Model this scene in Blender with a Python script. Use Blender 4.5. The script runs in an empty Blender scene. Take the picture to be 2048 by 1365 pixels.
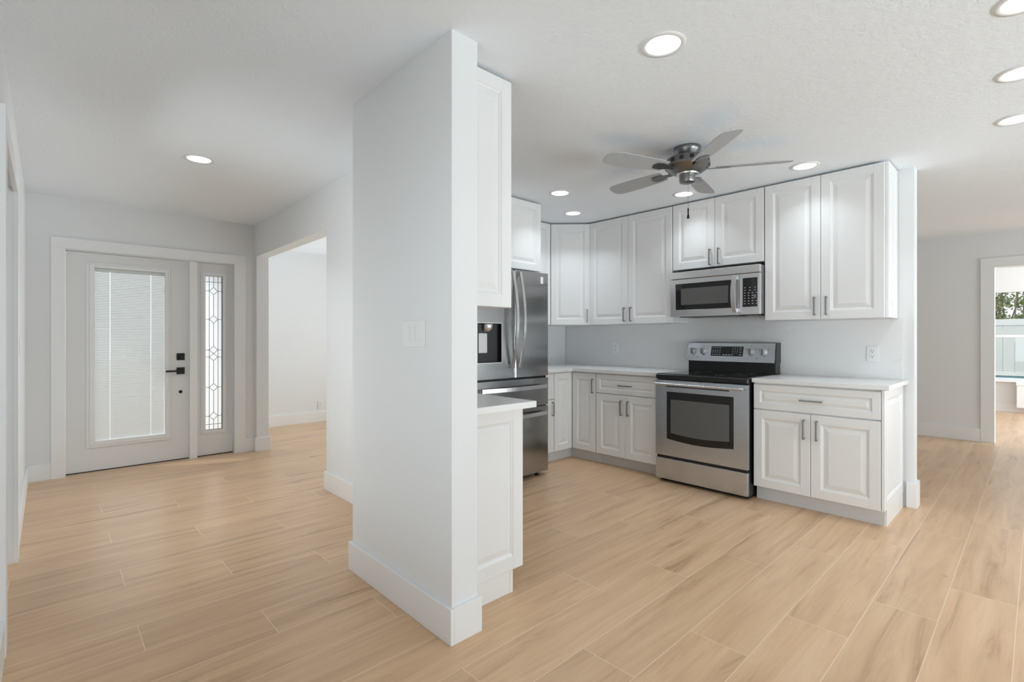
import bpy, bmesh, math, random
from mathutils import Vector, Matrix
S = bpy.context.scene
COL = S.collection
PI = math.pi
random.seed(4)

# ------------------------------------------------------------------ camera, world, sun, added fill lamps, exposure
F_PX, CX, HOR, CAM_H = 990.0, 1024.0, 678.0, 1.21
YAW = math.radians(46.82)
cam_d = bpy.data.cameras.new('camera')
cam = bpy.data.objects.new('camera', cam_d)
COL.objects.link(cam)
cam.location = (0, 0, CAM_H)
cam.rotation_euler = (PI / 2, 0, YAW)
cam_d.sensor_fit = 'HORIZONTAL'
cam_d.sensor_width = 36.0
cam_d.lens = F_PX / 2048 * 36.0
cam_d.shift_y = (HOR - 1365 / 2) / 2048
cam_d.clip_start = 0.02
cam_d.clip_end = 200
S.camera = cam

S.view_settings.view_transform = 'Standard'
S.view_settings.look = 'None'
S.view_settings.gamma = 1
S.view_settings.use_curve_mapping = False
S.view_settings.exposure = 0.29
S.cycles.use_denoising = True
S.cycles.max_bounces = 12
S.cycles.diffuse_bounces = 6
S.cycles.glossy_bounces = 5
S.cycles.transmission_bounces = 8
S.cycles.transparent_max_bounces = 12
S.cycles.sample_clamp_indirect = 6.0
S.cycles.caustics_reflective = False
S.cycles.caustics_refractive = False

LENS_GLOW = 2.6                         # brightness of the lamp lenses themselves
LAMP_W = 1.0
LAMP_COL = (0.86, 0.94, 1.0, 1)
world = bpy.data.worlds.new('daylight_sky')
S.world = world
world.use_nodes = True
bgn = world.node_tree.nodes['Background']
bgn.inputs[0].default_value = (0.92, 0.96, 1.0, 1)
bgn.inputs[1].default_value = 0.98

def light(name, kind, loc, rot, energy, **kw):
    d = bpy.data.lights.new(name, kind)
    d.energy = energy
    for k, v in kw.items():
        setattr(d, k, v)
    o = bpy.data.objects.new(name, d)
    COL.objects.link(o)
    o.location = loc
    o.rotation_euler = rot
    return o

light('sun', 'SUN', (0, 0, 8), (math.radians(42), 0, math.radians(-28)), 1.25, angle=0.02, color=(1, .97, .92))
# area lamps added to brighten the rooms, outside glazing that is mostly invented
DAY = (0.84, 0.93, 1.0)
DAY2 = (0.92, 0.965, 1.0)
def fill_light(x, y, z, rot, energy, w, h, col=None):
    light('daylight_fill', 'AREA', (x, y, z), rot, energy, shape='RECTANGLE', size=w, size_y=h, color=col or DAY)
UP, UP2 = math.radians(40), math.radians(62)       # fill lamps tilted upwards to brighten the ceilings more than the walls
fill_light(4.45, 1.95, .75, (0, PI / 2 + UP2, 0), 215, 2.0, 2.9)
fill_light(4.45, 5.95, .75, (0, PI / 2 + UP2, 0), 150, 2.0, 2.9)
fill_light(1.95, -.85, .95, (PI / 2 + UP, 0, 0), 17, 2.5, 2.0)
fill_light(-3.28, -1.30, .45, (PI / 2 + UP2, 0, 0), 47, 1.4, 1.6, DAY2)  # added behind the side door to fill the hall
fill_light(-6.75, .75, 1.0, (0, -PI / 2 - UP * .5, 0), 4.5, 1.9, 1.7, DAY2)
fill_light(-5.6, 5.7, 1.1, (-PI / 2 - UP, 0, 0), 108, 1.9, 1.5, DAY2)
fill_light(-.95, -.75, .75, (PI / 2 + UP, 0, 0), 18, 1.7, 1.3)  # added to brighten the stub wall and kitchen fronts
fill_light(2.92, 9.9, 1.3, (0, PI / 2, 0), 118, 1.6, 2.4)

# ------------------------------------------------------------------ node helpers
class NT:
    def __init__(s, mat):
        s.t = mat.node_tree
        s.n = s.t.nodes
        s.l = s.t.links
    def new(s, kind, **kw):
        n = s.n.new(kind)
        for k, v in kw.items():
            setattr(n, k, v)
        return n
    def put(s, sock, v):
        if hasattr(v, 'is_linked'):
            s.l.new(v, sock)
        else:
            sock.default_value = v
    def m(s, op, a, b=None, c=None):
        n = s.new('ShaderNodeMath', operation=op)
        s.put(n.inputs[0], a)
        if b is not None: s.put(n.inputs[1], b)
        if c is not None: s.put(n.inputs[2], c)
        return n.outputs[0]
    def vec(s, x, y, z):
        n = s.new('ShaderNodeCombineXYZ')
        for i, v in enumerate((x, y, z)): s.put(n.inputs[i], v)
        return n.outputs[0]
    def pos(s):
        g = s.new('ShaderNodeNewGeometry')
        x = s.new('ShaderNodeSeparateXYZ')
        s.l.new(g.outputs['Position'], x.inputs[0])
        return g.outputs['Position'], x.outputs
    def noise(s, v, scale, detail=3, rough=.5, dist=0):
        n = s.new('ShaderNodeTexNoise')
        s.l.new(v, n.inputs['Vector'])
        n.inputs['Scale'].default_value = scale
        n.inputs['Detail'].default_value = detail
        n.inputs['Roughness'].default_value = rough
        n.inputs['Distortion'].default_value = dist
        return n.outputs['Fac']
    def ramp(s, fac, stops):
        n = s.new('ShaderNodeValToRGB')
        s.l.new(fac, n.inputs[0])
        e = n.color_ramp.elements
        while len(e) < len(stops): e.new(.5)
        for el, (p, c) in zip(e, stops):
            el.position = p
            el.color = c if len(c) == 4 else (*c, 1)
        return n.outputs[0]
    def mix(s, fac, a, b, blend='MIX'):
        n = s.new('ShaderNodeMix', data_type='RGBA', blend_type=blend)
        s.put(n.inputs[0], fac)
        s.put(n.inputs[6], a if hasattr(a, 'is_linked') else (*a[:3], 1))
        s.put(n.inputs[7], b if hasattr(b, 'is_linked') else (*b[:3], 1))
        return n.outputs[2]
    def bump(s, h, strength, dist):
        n = s.new('ShaderNodeBump')
        n.inputs['Strength'].default_value = strength
        n.inputs['Distance'].default_value = dist
        s.l.new(h, n.inputs['Height'])
        return n.outputs[0]

def mat(name, col, rough=.5, metal=0.0, spec=.5, coat=0.0):
    m = bpy.data.materials.new(name)
    m.use_nodes = True
    b = m.node_tree.nodes['Principled BSDF']
    b.inputs['Base Color'].default_value = (*col, 1)
    b.inputs['Roughness'].default_value = rough
    b.inputs['Metallic'].default_value = metal
    b.inputs['Specular IOR Level'].default_value = spec
    b.inputs['Coat Weight'].default_value = coat
    return m

def bsdf(m): return m.node_tree.nodes['Principled BSDF']

def paint(name, col, rough, scale, strength, spec=.3):
    m = mat(name, col, rough, spec=spec)
    t = NT(m)
    p, _ = t.pos()
    h = t.noise(p, scale, 4, .6)
    t.l.new(t.bump(h, strength, .004), bsdf(m).inputs['Normal'])
    return m

M = {}
M['wall'] = paint('wall_paint', (.795, .803, .81), .6, 90, .12)
M['ceil'] = paint('ceiling_texture', (.875, .92, .965), .75, 42, .9)
M['trim'] = mat('trim_paint', (.84, .845, .85), .38, spec=.4)
M['cab'] = mat('cabinet_lacquer', (.81, .81, .81), .33, spec=.45)
M['cabin'] = mat('cabinet_carcass', (.80, .80, .80), .5)
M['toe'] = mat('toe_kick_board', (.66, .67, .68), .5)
M['door'] = mat('door_paint', (.80, .80, .80), .4, spec=.4)
M['pull'] = mat('pull_metal', (.30, .30, .30), .38, .9)
M['black'] = mat('black_plastic', (.012, .012, .013), .3)
M['mblack'] = mat('matte_black_metal', (.012, .012, .013), .45, .3)
M['bglass'] = mat('black_glass', (.010, .010, .011), .06, spec=.5, coat=.3)
M['oglass'] = mat('oven_window_glass', (.115, .115, .112), .16, spec=.5, coat=.4)
M['plastic'] = mat('white_plastic', (.83, .83, .83), .35)
M['slot'] = mat('socket_slot', (.05, .05, .05), .6)
M['mark'] = mat('printed_mark', (.6, .6, .62), .5)
M['darkmark'] = mat('dark_print', (.08, .08, .08), .5)
M['knob'] = mat('knob_metal', (.70, .70, .70), .22, 1)
M['paddle'] = mat('paddle_metal', (.62, .62, .63), .35, .35)
M['grey'] = mat('grey_plastic', (.16, .16, .17), .4)

def steel(name, base, rough, horiz=True, tint=(.95, .985, 1.02)):
    m = mat(name, (base, base, base), rough, 1.0)
    t = NT(m)
    tc = t.new('ShaderNodeTexCoord')
    mp = t.new('ShaderNodeMapping')
    t.l.new(tc.outputs['Object'], mp.inputs[0])
    mp.inputs['Scale'].default_value = (2, 2, 700) if horiz else (700, 700, 2)
    n = t.noise(mp.outputs[0], 2.2, 3, .6)
    c = t.ramp(n, [(.3, tuple(base * q * .97 for q in tint)), (.7, tuple(base * q * 1.03 for q in tint))])
    t.l.new(c, bsdf(m).inputs['Base Color'])
    r = t.m('MULTIPLY_ADD', n, .05, rough - .025)
    t.l.new(r, bsdf(m).inputs['Roughness'])
    bsdf(m).inputs['Anisotropic'].default_value = .5
    return m
M['steel'] = steel('stainless_steel', .66, .27, True, (.91, .975, 1.06))
M['msteel'] = steel('bright_stainless_steel', .84, .25, True, (.99, .99, 1.0))
M['fsteel'] = steel('fridge_steel', .42, .19, False, (.985, .985, .985))
M['hsteel'] = mat('handle_steel', (.74, .74, .745), .27, 1)
M['pewter'] = mat('pewter_metal', (.23, .225, .22), .33, 1)
M['blade'] = mat('fan_blade_finish', (.44, .455, .47), .45)

def emit(name, col, st):
    m = bpy.data.materials.new(name)
    m.use_nodes = True
    n = m.node_tree.nodes
    n.clear()
    e = n.new('ShaderNodeEmission')
    e.inputs[0].default_value = col
    e.inputs[1].default_value = st
    o = n.new('ShaderNodeOutputMaterial')
    m.node_tree.links.new(e.outputs[0], o.inputs[0])
    return m
M['lens'] = emit('lamp_lens', (1, 1, 1, 1), LENS_GLOW)

def clear_glass(name='window_glass', ior=1.45):
    m = bpy.data.materials.new(name)
    m.use_nodes = True
    t = NT(m)
    t.n.clear()
    tr = t.new('ShaderNodeBsdfTransparent')
    tr.inputs[0].default_value = (.97, .985, .98, 1)
    gl = t.new('ShaderNodeBsdfGlossy')
    gl.inputs['Roughness'].default_value = .02
    fr = t.new('ShaderNodeFresnel')
    fr.inputs[0].default_value = ior
    mx = t.new('ShaderNodeMixShader')
    t.l.new(fr.outputs[0], mx.inputs[0])
    t.l.new(tr.outputs[0], mx.inputs[1])
    t.l.new(gl.outputs[0], mx.inputs[2])
    o = t.new('ShaderNodeOutputMaterial')
    t.l.new(mx.outputs[0], o.inputs[0])
    return m
M['glass'] = clear_glass()
M['lite'] = clear_glass('door_lite_glass', 1.04)

def translucent(name, col, amount):
    m = bpy.data.materials.new(name)
    m.use_nodes = True
    t = NT(m)
    t.n.clear()
    d = t.new('ShaderNodeBsdfDiffuse'); d.inputs[0].default_value = (*col, 1)
    r = t.new('ShaderNodeBsdfTranslucent'); r.inputs[0].default_value = (*col, 1)
    mx = t.new('ShaderNodeMixShader'); mx.inputs[0].default_value = amount
    t.l.new(d.outputs[0], mx.inputs[1]); t.l.new(r.outputs[0], mx.inputs[2])
    o = t.new('ShaderNodeOutputMaterial'); t.l.new(mx.outputs[0], o.inputs[0])
    return m
M['slat'] = translucent('blind_slat', (.82, .82, .82), .22)
M['leaf'] = translucent('leaf_green', (.20, .27, .08), .35)
M['leaf2'] = translucent('leaf_olive', (.34, .36, .16), .35)
M['bark'] = mat('branch_bark', (.22, .17, .12), .9)

def frosted():
    m = mat('textured_glass', (.95, .96, .96), .45)
    b = bsdf(m)
    b.inputs['Transmission Weight'].default_value = .82
    b.inputs['IOR'].default_value = 1.2
    t = NT(m)
    p, _ = t.pos()
    t.l.new(t.bump(t.noise(p, 70, 3, .6), .5, .003), b.inputs['Normal'])
    return m
M['frost'] = frosted()
M['came'] = mat('lead_came', (.10, .10, .10), .5, .6)
M['vinyl'] = mat('vinyl_fence', (.74, .735, .70), .5)
M['railv'] = mat('vinyl_rail', (.82, .81, .78), .5)
M['concrete'] = paint('concrete_paving', (.62, .61, .58), .8, 20, .3)
M['water'] = mat('pool_water', (.06, .16, .20), .6, spec=.05)

def quartz(name, vein):
    m = mat(name, (.80, .80, .80), .22, spec=.5)
    t = NT(m)
    p, _ = t.pos()
    n1 = t.noise(p, 1.7, 4, .55, 1.2)
    d = t.m('ABSOLUTE', t.m('SUBTRACT', n1, .5))
    v = t.m('SUBTRACT', 1.0, t.m('MINIMUM', t.m('MULTIPLY', d, 90.0), 1.0))
    br = t.noise(p, 3.1, 2)
    v = t.m('MULTIPLY', v, t.m('MULTIPLY', t.m('GREATER_THAN', br, .54), vein))
    c = t.mix(v, (.80, .80, .80), (.45, .45, .46))
    t.l.new(c, bsdf(m).inputs['Base Color'])
    return m
M['quartz'] = quartz('quartz_slab', .16)
M['counter'] = quartz('quartz_counter', .15)

def floor_mat():
    m = mat('wood_look_plank_tile', (.6, .45, .33), .36, spec=.4)
    t = NT(m)
    p, xyz = t.pos()
    x, y = xyz[0], xyz[1]
    W, L = .2305, 1.25
    u = t.m('DIVIDE', t.m('ADD', x, 3.294), W)
    row = t.m('FLOOR', u)
    fu = t.m('SUBTRACT', u, row)
    v = t.m('DIVIDE', t.m('SUBTRACT', t.m('SUBTRACT', y, .277), t.m('MULTIPLY', row, L / 3)), L)
    colm = t.m('FLOOR', v)
    fv = t.m('SUBTRACT', v, colm)
    wn = t.new('ShaderNodeTexWhiteNoise', noise_dimensions='3D')
    t.l.new(t.vec(row, colm, 3.7), wn.inputs['Vector'])
    r = wn.outputs['Value']
    sc = t.new('ShaderNodeSeparateColor')
    t.l.new(wn.outputs['Color'], sc.inputs[0])
    r2, r3 = sc.outputs[0], sc.outputs[1]
    du = t.m('MULTIPLY', t.m('MINIMUM', fu, t.m('SUBTRACT', 1.0, fu)), W)
    dv = t.m('MULTIPLY', t.m('MINIMUM', fv, t.m('SUBTRACT', 1.0, fv)), L)
    dist = t.m('MINIMUM', du, dv)
    grout = t.m('MULTIPLY', t.m('LESS_THAN', dist, .0014), .7)
    # grain: long streaks along the plank, shifted for every plank
    gx = t.m('ADD', t.m('MULTIPLY', x, 15.0), t.m('MULTIPLY', r, 40.0))
    gy = t.m('ADD', t.m('MULTIPLY', y, 1.15), t.m('MULTIPLY', r2, 30.0))
    g1 = t.noise(t.vec(gx, gy, r3), 1.0, 5, .62, .8)
    g2 = t.noise(t.vec(t.m('MULTIPLY', gx, 6.0), t.m('MULTIPLY', gy, 1.6), r), 1.0, 4, .65, .3)
    g3 = t.noise(t.vec(t.m('MULTIPLY', gx, .16), t.m('MULTIPLY', gy, .9), r), 1.6, 2, .5)
    base = t.ramp(g1, [(.31, (.40, .23, .12)), (.42, (.62, .40, .235)), (.54, (.72, .48, .285)), (.70, (.81, .57, .36))])
    base = t.mix(t.m('MULTIPLY', g2, .42), base, (.52, .32, .18))
    base = t.mix(t.m('MULTIPLY', g3, .35), base, (.80, .57, .375))
    tone = t.m('MULTIPLY_ADD', r2, .10, .93)
    tv = t.vec(tone, tone, tone)
    base = t.mix(1.0, base, tv, 'MULTIPLY')
    # few dark knots
    vo = t.new('ShaderNodeTexVoronoi')
    t.l.new(t.vec(t.m('MULTIPLY', x, 1.0), t.m('MULTIPLY', y, .62), r), vo.inputs['Vector'])
    vo.inputs['Scale'].default_value = 2.6
    kn = t.m('MULTIPLY', t.m('LESS_THAN', t.m('ADD', vo.outputs['Distance'], t.m('MULTIPLY', g2, .03)), .042), .42)
    base = t.mix(kn, base, (.34, .21, .125))
    colr = t.mix(grout, base, (.90, .74, .56))
    t.l.new(colr, bsdf(m).inputs['Base Color'])
    rg = t.m('MULTIPLY_ADD', g1, .12, .24)
    t.l.new(rg, bsdf(m).inputs['Roughness'])
    h = t.m('SUBTRACT', t.m('MULTIPLY', g2, .25), t.m('MULTIPLY', grout, 1.0))
    t.l.new(t.bump(h, .25, .0012), bsdf(m).inputs['Normal'])
    return m
M['floor'] = floor_mat()

# ------------------------------------------------------------------ mesh helpers
def box(bm, x0, x1, y0, y1, z0, z1, bev=0.0, seg=2):
    vs = [bm.verts.new((x, y, z)) for x in (x0, x1) for y in (y0, y1) for z in (z0, z1)]
    fs = []
    for q in ((0, 1, 3, 2), (4, 6, 7, 5), (0, 4, 5, 1), (2, 3, 7, 6), (0, 2, 6, 4), (1, 5, 7, 3)):
        fs.append(bm.faces.new([vs[i] for i in q]))
    if bev > 0:
        es = list({e for f in fs for e in f.edges})
        bmesh.ops.bevel(bm, geom=es, offset=bev, segments=seg, affect='EDGES', profile=.5)

def lathe(bm, prof, c=(0, 0, 0), n=40, axis='z'):
    rings = []
    for r, h in prof:
        ring = []
        for i in range(n):
            a = 2 * PI * i / n
            if axis == 'z': p = (c[0] + r * math.cos(a), c[1] + r * math.sin(a), c[2] + h)
            elif axis == 'y': p = (c[0] + r * math.cos(a), c[1] + h, c[2] + r * math.sin(a))
            else: p = (c[0] + h, c[1] + r * math.cos(a), c[2] + r * math.sin(a))
            ring.append(bm.verts.new(p))
        rings.append(ring)
    for a, b in zip(rings, rings[1:]):
        for i in range(n):
            bm.faces.new((a[i], a[(i + 1) % n], b[(i + 1) % n], b[i]))
    for ring in (rings[0], rings[-1]):
        bm.faces.new(ring)

def tube(bm, pts, r, n=10, flat=1.0, cap=True):
    pts = [Vector(p) for p in pts]
    rings = []
    for i, p in enumerate(pts):
        d = (pts[min(i + 1, len(pts) - 1)] - pts[max(i - 1, 0)]).normalized()
        up = Vector((0, 0, 1)) if abs(d.z) < .9 else Vector((0, 1, 0))
        a = d.cross(up).normalized()
        b = d.cross(a).normalized()
        rr = r[i] if isinstance(r, (list, tuple)) else r
        rings.append([bm.verts.new(p + a * rr * math.cos(2 * PI * k / n) + b * rr * flat * math.sin(2 * PI * k / n)) for k in range(n)])
    for a, b in zip(rings, rings[1:]):
        for i in range(n):
            bm.faces.new((a[i], a[(i + 1) % n], b[(i + 1) % n], b[i]))
    if cap:
        bm.faces.new(rings[0]); bm.faces.new(rings[-1])

def prism(bm, poly, z0, z1):
    a = [bm.verts.new((x, y, z0)) for x, y in poly]
    b = [bm.verts.new((x, y, z1)) for x, y in poly]
    bm.faces.new(a); bm.faces.new(b)
    for i in range(len(poly)):
        j = (i + 1) % len(poly)
        bm.faces.new((a[i], a[j], b[j], b[i]))

def obj(name, bm, material, parent=None, smooth=False, auto=False):
    bmesh.ops.recalc_face_normals(bm, faces=bm.faces[:])
    me = bpy.data.meshes.new(name)
    bm.to_mesh(me)
    bm.free()
    for mm in (material if isinstance(material, list) else [material]):
        me.materials.append(M[mm])
    if smooth:
        for p in me.polygons: p.use_smooth = True
    if auto:
        me.set_sharp_from_angle(angle=math.radians(40))
    o = bpy.data.objects.new(name, me)
    COL.objects.link(o)
    if parent: o.parent = parent
    return o

def bx(name, dims, material, parent=None, bev=0.0):
    bm = bmesh.new()
    for d in (dims if isinstance(dims[0], (tuple, list)) else [dims]):
        box(bm, *d, bev=bev)
    return obj(name, bm, material, parent)

def thing(name, label, cat, loc=(0, 0, 0), rotz=0.0, group=None):
    o = bpy.data.objects.new(name, None)
    o.empty_display_size = .1
    COL.objects.link(o)
    o.location = loc
    o.rotation_euler = (0, 0, rotz)
    o['label'] = label
    o['category'] = cat
    if group: o['group'] = group
    return o

def tag(o, label, cat, group=None):
    o['label'] = label
    o['category'] = cat
    if group: o['group'] = group
    return o

def struct(o, label, cat):
    o['kind'] = 'structure'
    o['label'] = label
    o['category'] = cat
    return o

# ------------------------------------------------------------------ the shell
H = 2.44
def wall(name, dims, label, m='wall'):
    return struct(bx(name, dims, m), label, 'wall')

struct(bx('floor', (-7.4, 3.7, -.3, 11.8, -.10, 0), 'floor'), 'pale oak-look plank tile floor running through all rooms', 'floor')
struct(bx('ceiling', (-7.6, 3.9, -.5, 11.95, H, H + .2), 'ceil'), 'white lightly textured flat ceiling', 'ceiling')

YL = -.135        # left wall face
wall('wall_left', [(-5.97, -3.78, YL - .12, YL, 0, H), (-2.78, -1.85, YL - .12, YL, 0, H), (-.05, .65, YL - .12, YL, 0, H), (-1.85, -.05, YL - .12, YL, 0, .45), (-1.85, -.05, YL - .12, YL, 2.2, H), (3.25, 3.6, YL - .12, YL, 0, H), (.65, 3.25, YL - .12, YL, 0, .1), (.65, 3.25, YL - .12, YL, 2.2, H), (-3.78, -2.78, YL - .12, YL, 2.03, H)],
     'white wall along the far left edge with a doorway in it')
XF = -5.82        # front wall face
wall('wall_front', [(XF - .15, XF, YL - .12, .114, 0, H), (XF - .15, XF, 1.447, 1.76, 0, H), (XF - .15, XF, .114, 1.447, 1.992, H)],
     'white entry wall around the front door')
wall('wall_hallway', [(XF + .0005, -5.757, 1.64, 1.76, 0, H), (-3.933, -2.47, 1.64, 1.76, 0, H), (-5.757, -3.933, 1.64, 1.76, 2.095, H)],
     'white hallway wall with a wide opening beside the front door')
wall('wall_pillar', [(-2.47, -1.596, 1.17, 1.30, 0, H), (-2.47, -2.36, 1.30, 1.64, 0, H)], 'white stub wall standing in the foreground between hall and kitchen')
wall('wall_kitchen_left', (-3.99, -3.87, 1.76, 4.63, 0, H), 'white kitchen wall behind the fridge')
wall('wall_kitchen_back', (-3.87, -.612, 4.51, 4.63, 0, H), 'white kitchen wall behind the range, ending at the passage')
wall('wall_far', [(-7.2, -.355, 8.0, 8.14, 0, H), (1.0, 3.6, 8.0, 8.14, 0, H), (-.355, 1.0, 8.0, 8.14, 2.035, H)], 'white wall beyond the kitchen with a cased opening to the sunroom')
wall('wall_side_room', [(-7.34, -7.2, 1.6, 5.2, 0, H)], 'white wall of the room seen through the hallway opening')
wall('wall_side_room_near', [(-7.2, XF - .15, 1.64, 1.76, 0, H)], 'white return wall beside the entry')
wall('wall_side_room_back', [(-7.2, -6.6, 5.1, 5.2, 0, H), (-4.6, -3.99, 5.1, 5.2, 0, H), (-6.6, -4.6, 5.1, 5.2, 0, .5), (-6.6, -4.6, 5.1, 5.2, 2.1, H)], 'white wall with an added, unseen window in the side room')  # window opening added for the fill lamp outside
wall('wall_divider', (-3.99, -3.87, 4.63, 8.0, 0, H), 'white wall closing the space behind the kitchen')
wall('wall_right', [(3.6, 3.72, -.26, .5, 0, H), (3.6, 3.72, 3.4, 4.5, 0, H), (3.6, 3.72, 7.4, 8.14, 0, H), (3.6, 3.72, .5, 3.4, 2.15, H), (3.6, 3.72, 4.5, 7.4, 2.15, H), (3.6, 3.72, .5, 3.4, 0, .12), (3.6, 3.72, 4.5, 7.4, 0, .12)],
     'white wall with added, unseen patio windows to the right of the camera')  # openings added so the fill lamps reach the rooms
YS = 11.62
wall('wall_sunroom', [(-3.0, -1.6, YS, YS + .12, 0, H), (1.6, 3.0, YS, YS + .12, 0, H), (-1.6, 1.6, YS, YS + .12, 0, .535), (-1.6, 1.6, YS, YS + .12, 2.02, H),
                      (-3.0, -2.88, 8.14, YS, 0, H), (2.88, 3.0, 8.14, 8.7, 0, H), (2.88, 3.0, 11.1, YS, 0, H), (2.88, 3.0, 8.7, 11.1, 0, .5), (2.88, 3.0, 8.7, 11.1, 2.1, H)],
     'white sunroom walls under and around the wide window')

# baseboards
def base(name, dims, label):
    return struct(bx(name, dims, 'trim', bev=.002), label, 'baseboard')
BH, BT = .143, .017
base('baseboard_pillar', [(-2.47 - BT, -1.596 + BT, 1.17 - BT, 1.17, 0, BH), (-1.596, -1.596 + BT, 1.17, 1.312, 0, BH), (-2.47 - BT, -2.47, 1.17, 1.64 - BT, 0, BH)],
     'tall white baseboard wrapping the foreground stub wall')
base('baseboard_hallway', [(-3.933, -2.47 - BT, 1.64 - BT, 1.64, 0, BH), (-3.933 - BT, -3.933, 1.64 - BT, 1.76, 0, BH)], 'white baseboard along the hallway wall behind the stub wall')
base('baseboard_entry_column', [(XF + .0, -5.757 + BT, 1.64 - BT, 1.64, 0, BH), (-5.757, -5.757 + BT, 1.64, 1.76 + BT, 0, BH)], 'white baseboard wrapping the narrow column beside the sidelight')
base('baseboard_front', [(XF, XF + BT, YL, .02, 0, BH), (XF, XF + BT, 1.545, 1.64 - BT, 0, BH)], 'white baseboard on the entry wall')
base('baseboard_left', [(XF + BT, -3.885, YL, YL + BT, 0, BH), (-2.68, .6, YL, YL + BT, 0, BH)], 'white baseboard along the left wall')
base('baseboard_side_room', (-7.2, -7.2 + BT, 1.76, 5.1, 0, .15), 'white baseboard in the room through the hallway opening')
base('baseboard_kitchen_end', [(-.655, -.612 + BT, 4.51 - BT, 4.51, 0, .182), (-.612, -.612 + BT, 4.51, 4.63, 0, .182)], 'white baseboard at the end of the kitchen wall')
base('baseboard_far', (-3.87, -.473, 8.0 - BT, 8.0, 0, .155), 'white baseboard on the wall beyond the kitchen')
base('baseboard_sunroom', (-2.88, 2.88, YS - BT, YS, 0, .125), 'white baseboard under the sunroom window')

# trims
def trim(name, dims, label):
    return struct(bx(name, dims, 'trim', bev=.0015), label, 'trim')
CT = .02
trim('trim_1', [(XF, XF + CT, .02, .114, 0, 1.998), (XF, XF + CT, .02, 1.545, 1.998, 2.092), (XF, XF + CT, 1.437, 1.545, 0, 1.998)], 'wide flat white casing framing the front door and sidelight')
trim('trim_2', (XF - .10, XF - .02, 1.043, 1.108, 0, 1.99), 'white post between front door and sidelight')
trim('trim_3', [(-2.78, -2.68, YL, YL + CT, 0, 2.10), (-3.885, -3.78, YL, YL + CT, 0, 2.10), (-3.78, -2.78, YL, YL + CT, 2.0, 2.10)], 'white casing of the doorway at the far left edge')
trim('trim_4', [(-.473, -.355, 8.0 - CT, 8.0, 0, 2.035), (-.473, 1.12, 8.0 - CT, 8.0, 2.035, 2.148), (1.0, 1.12, 8.0 - CT, 8.0, 0, 2.035)], 'flat white casing around the opening to the sunroom')

# door in the left wall, its glazing invented to let fill light into the hall
d2 = struct(bpy.data.objects.new('door_2', None), 'white door in the doorway at the far left edge, glazing added to light the hall', 'door')
COL.objects.link(d2)
d2.location = (-3.28, YL - .07, 0)
bx('door_slab', [(-.495, -.42, -.02, .02, .008, 2.025), (.42, .495, -.02, .02, .008, 2.025), (-.42, .42, -.02, .02, .008, .15), (-.42, .42, -.02, .02, 1.95, 2.025)], 'door', d2, .002)
bx('added_door_glass', (-.42, .42, -.003, .003, .15, 1.95), 'glass', d2)

# ------------------------------------------------------------------ front door and sidelight
XD = -5.902
d1 = struct(bpy.data.objects.new('door_1', None), 'white front door with a full-length glass lite and enclosed mini blind', 'door')
COL.objects.link(d1)
d1.location = (XD, 0, 0)
bx('door_slab', [(-.045, 0, .118, .258, .007, 1.985), (-.045, 0, .884, 1.040, .007, 1.985), (-.045, 0, .258, .884, .007, .222), (-.045, 0, .258, .884, 1.90, 1.985)], 'door', d1)
bm = bmesh.new()
for (a, b, t0, tb) in ((0, .022, .012, 0), (.022, .059, .018, -.044)):
    y0, y1, z0, z1 = .254 + a, .886 - a * .72, .216 + a, 1.906 - a * .8
    w = b - a
    wy = w * .72; wz = w * .8
    box(bm, tb, t0, y0, y0 + w, z0, z1, .002)
    box(bm, tb, t0, y1 - wy, y1, z0, z1, .002)
    box(bm, tb, t0, y0 + w, y1 - wy, z0, z0 + w, .002)
    box(bm, tb, t0, y0 + w, y1 - wy, z1 - wz, z1, .002)
obj('lite_frame', bm, 'trim', d1)
bx('lite_glass', (-.0165, -.0145, .3135, .8425, .2755, 1.8585), 'lite', d1)
bm = bmesh.new()
zb, zt, ns = .283, 1.828, 103
cords = (.425, .735)
segs = [(.3145, cords[0] - .0026), (cords[0] + .0026, cords[1] - .0026), (cords[1] + .0026, .8415)]
for i in range(ns):
    z = zb + (zt - zb) * i / (ns - 1)
    for a, b in segs:
        vs = [bm.verts.new(p) for p in ((-.033, a, z + .0068), (-.033, b, z + .0068), (-.0285, b, z), (-.0285, a, z), (-.0255, b, z - .0066), (-.0255, a, z - .0066))]
        bm.faces.new((vs[0], vs[1], vs[2], vs[3])); bm.faces.new((vs[3], vs[2], vs[4], vs[5]))
obj('mini_blind', bm, 'slat', d1)
bx('blind_headrail', (-.038, -.018, .314, .842, 1.833, 1.858), 'plastic', d1)
bx('blind_slider', [(.002, .010, .838, .852, 1.66, 1.73), (-.001, .004, .842, .848, .40, 1.66)], 'plastic', d1, .001)
bm = bmesh.new()
box(bm, 0, .012, .940, 1.008, .996, 1.064, .003)
box(bm, .012, .020, .955, .993, 1.011, 1.049, .002)
box(bm, .020, .034, .968, .980, 1.02, 1.04, .002)
obj('deadbolt', bm, 'mblack', d1)
bm = bmesh.new()
box(bm, 0, .012, .940, 1.008, .855, .923, .003)
tube(bm, [(.012, .974, .889), (.05, .974, .889)], .011)
box(bm, .042, .056, .845, .984, .880, .898, .002)
obj('lever_handle', bm, 'mblack', d1)
bm = bmesh.new()
lathe(bm, [(.016, 0), (.016, .003), (.012, .004)], (0, .974, .678), 20, 'x')
obj('bore_plug', bm, 'mblack', d1)
bx('sill', (-.05, .01, .118, 1.440, 0, .006), 'mblack', d1)

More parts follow.
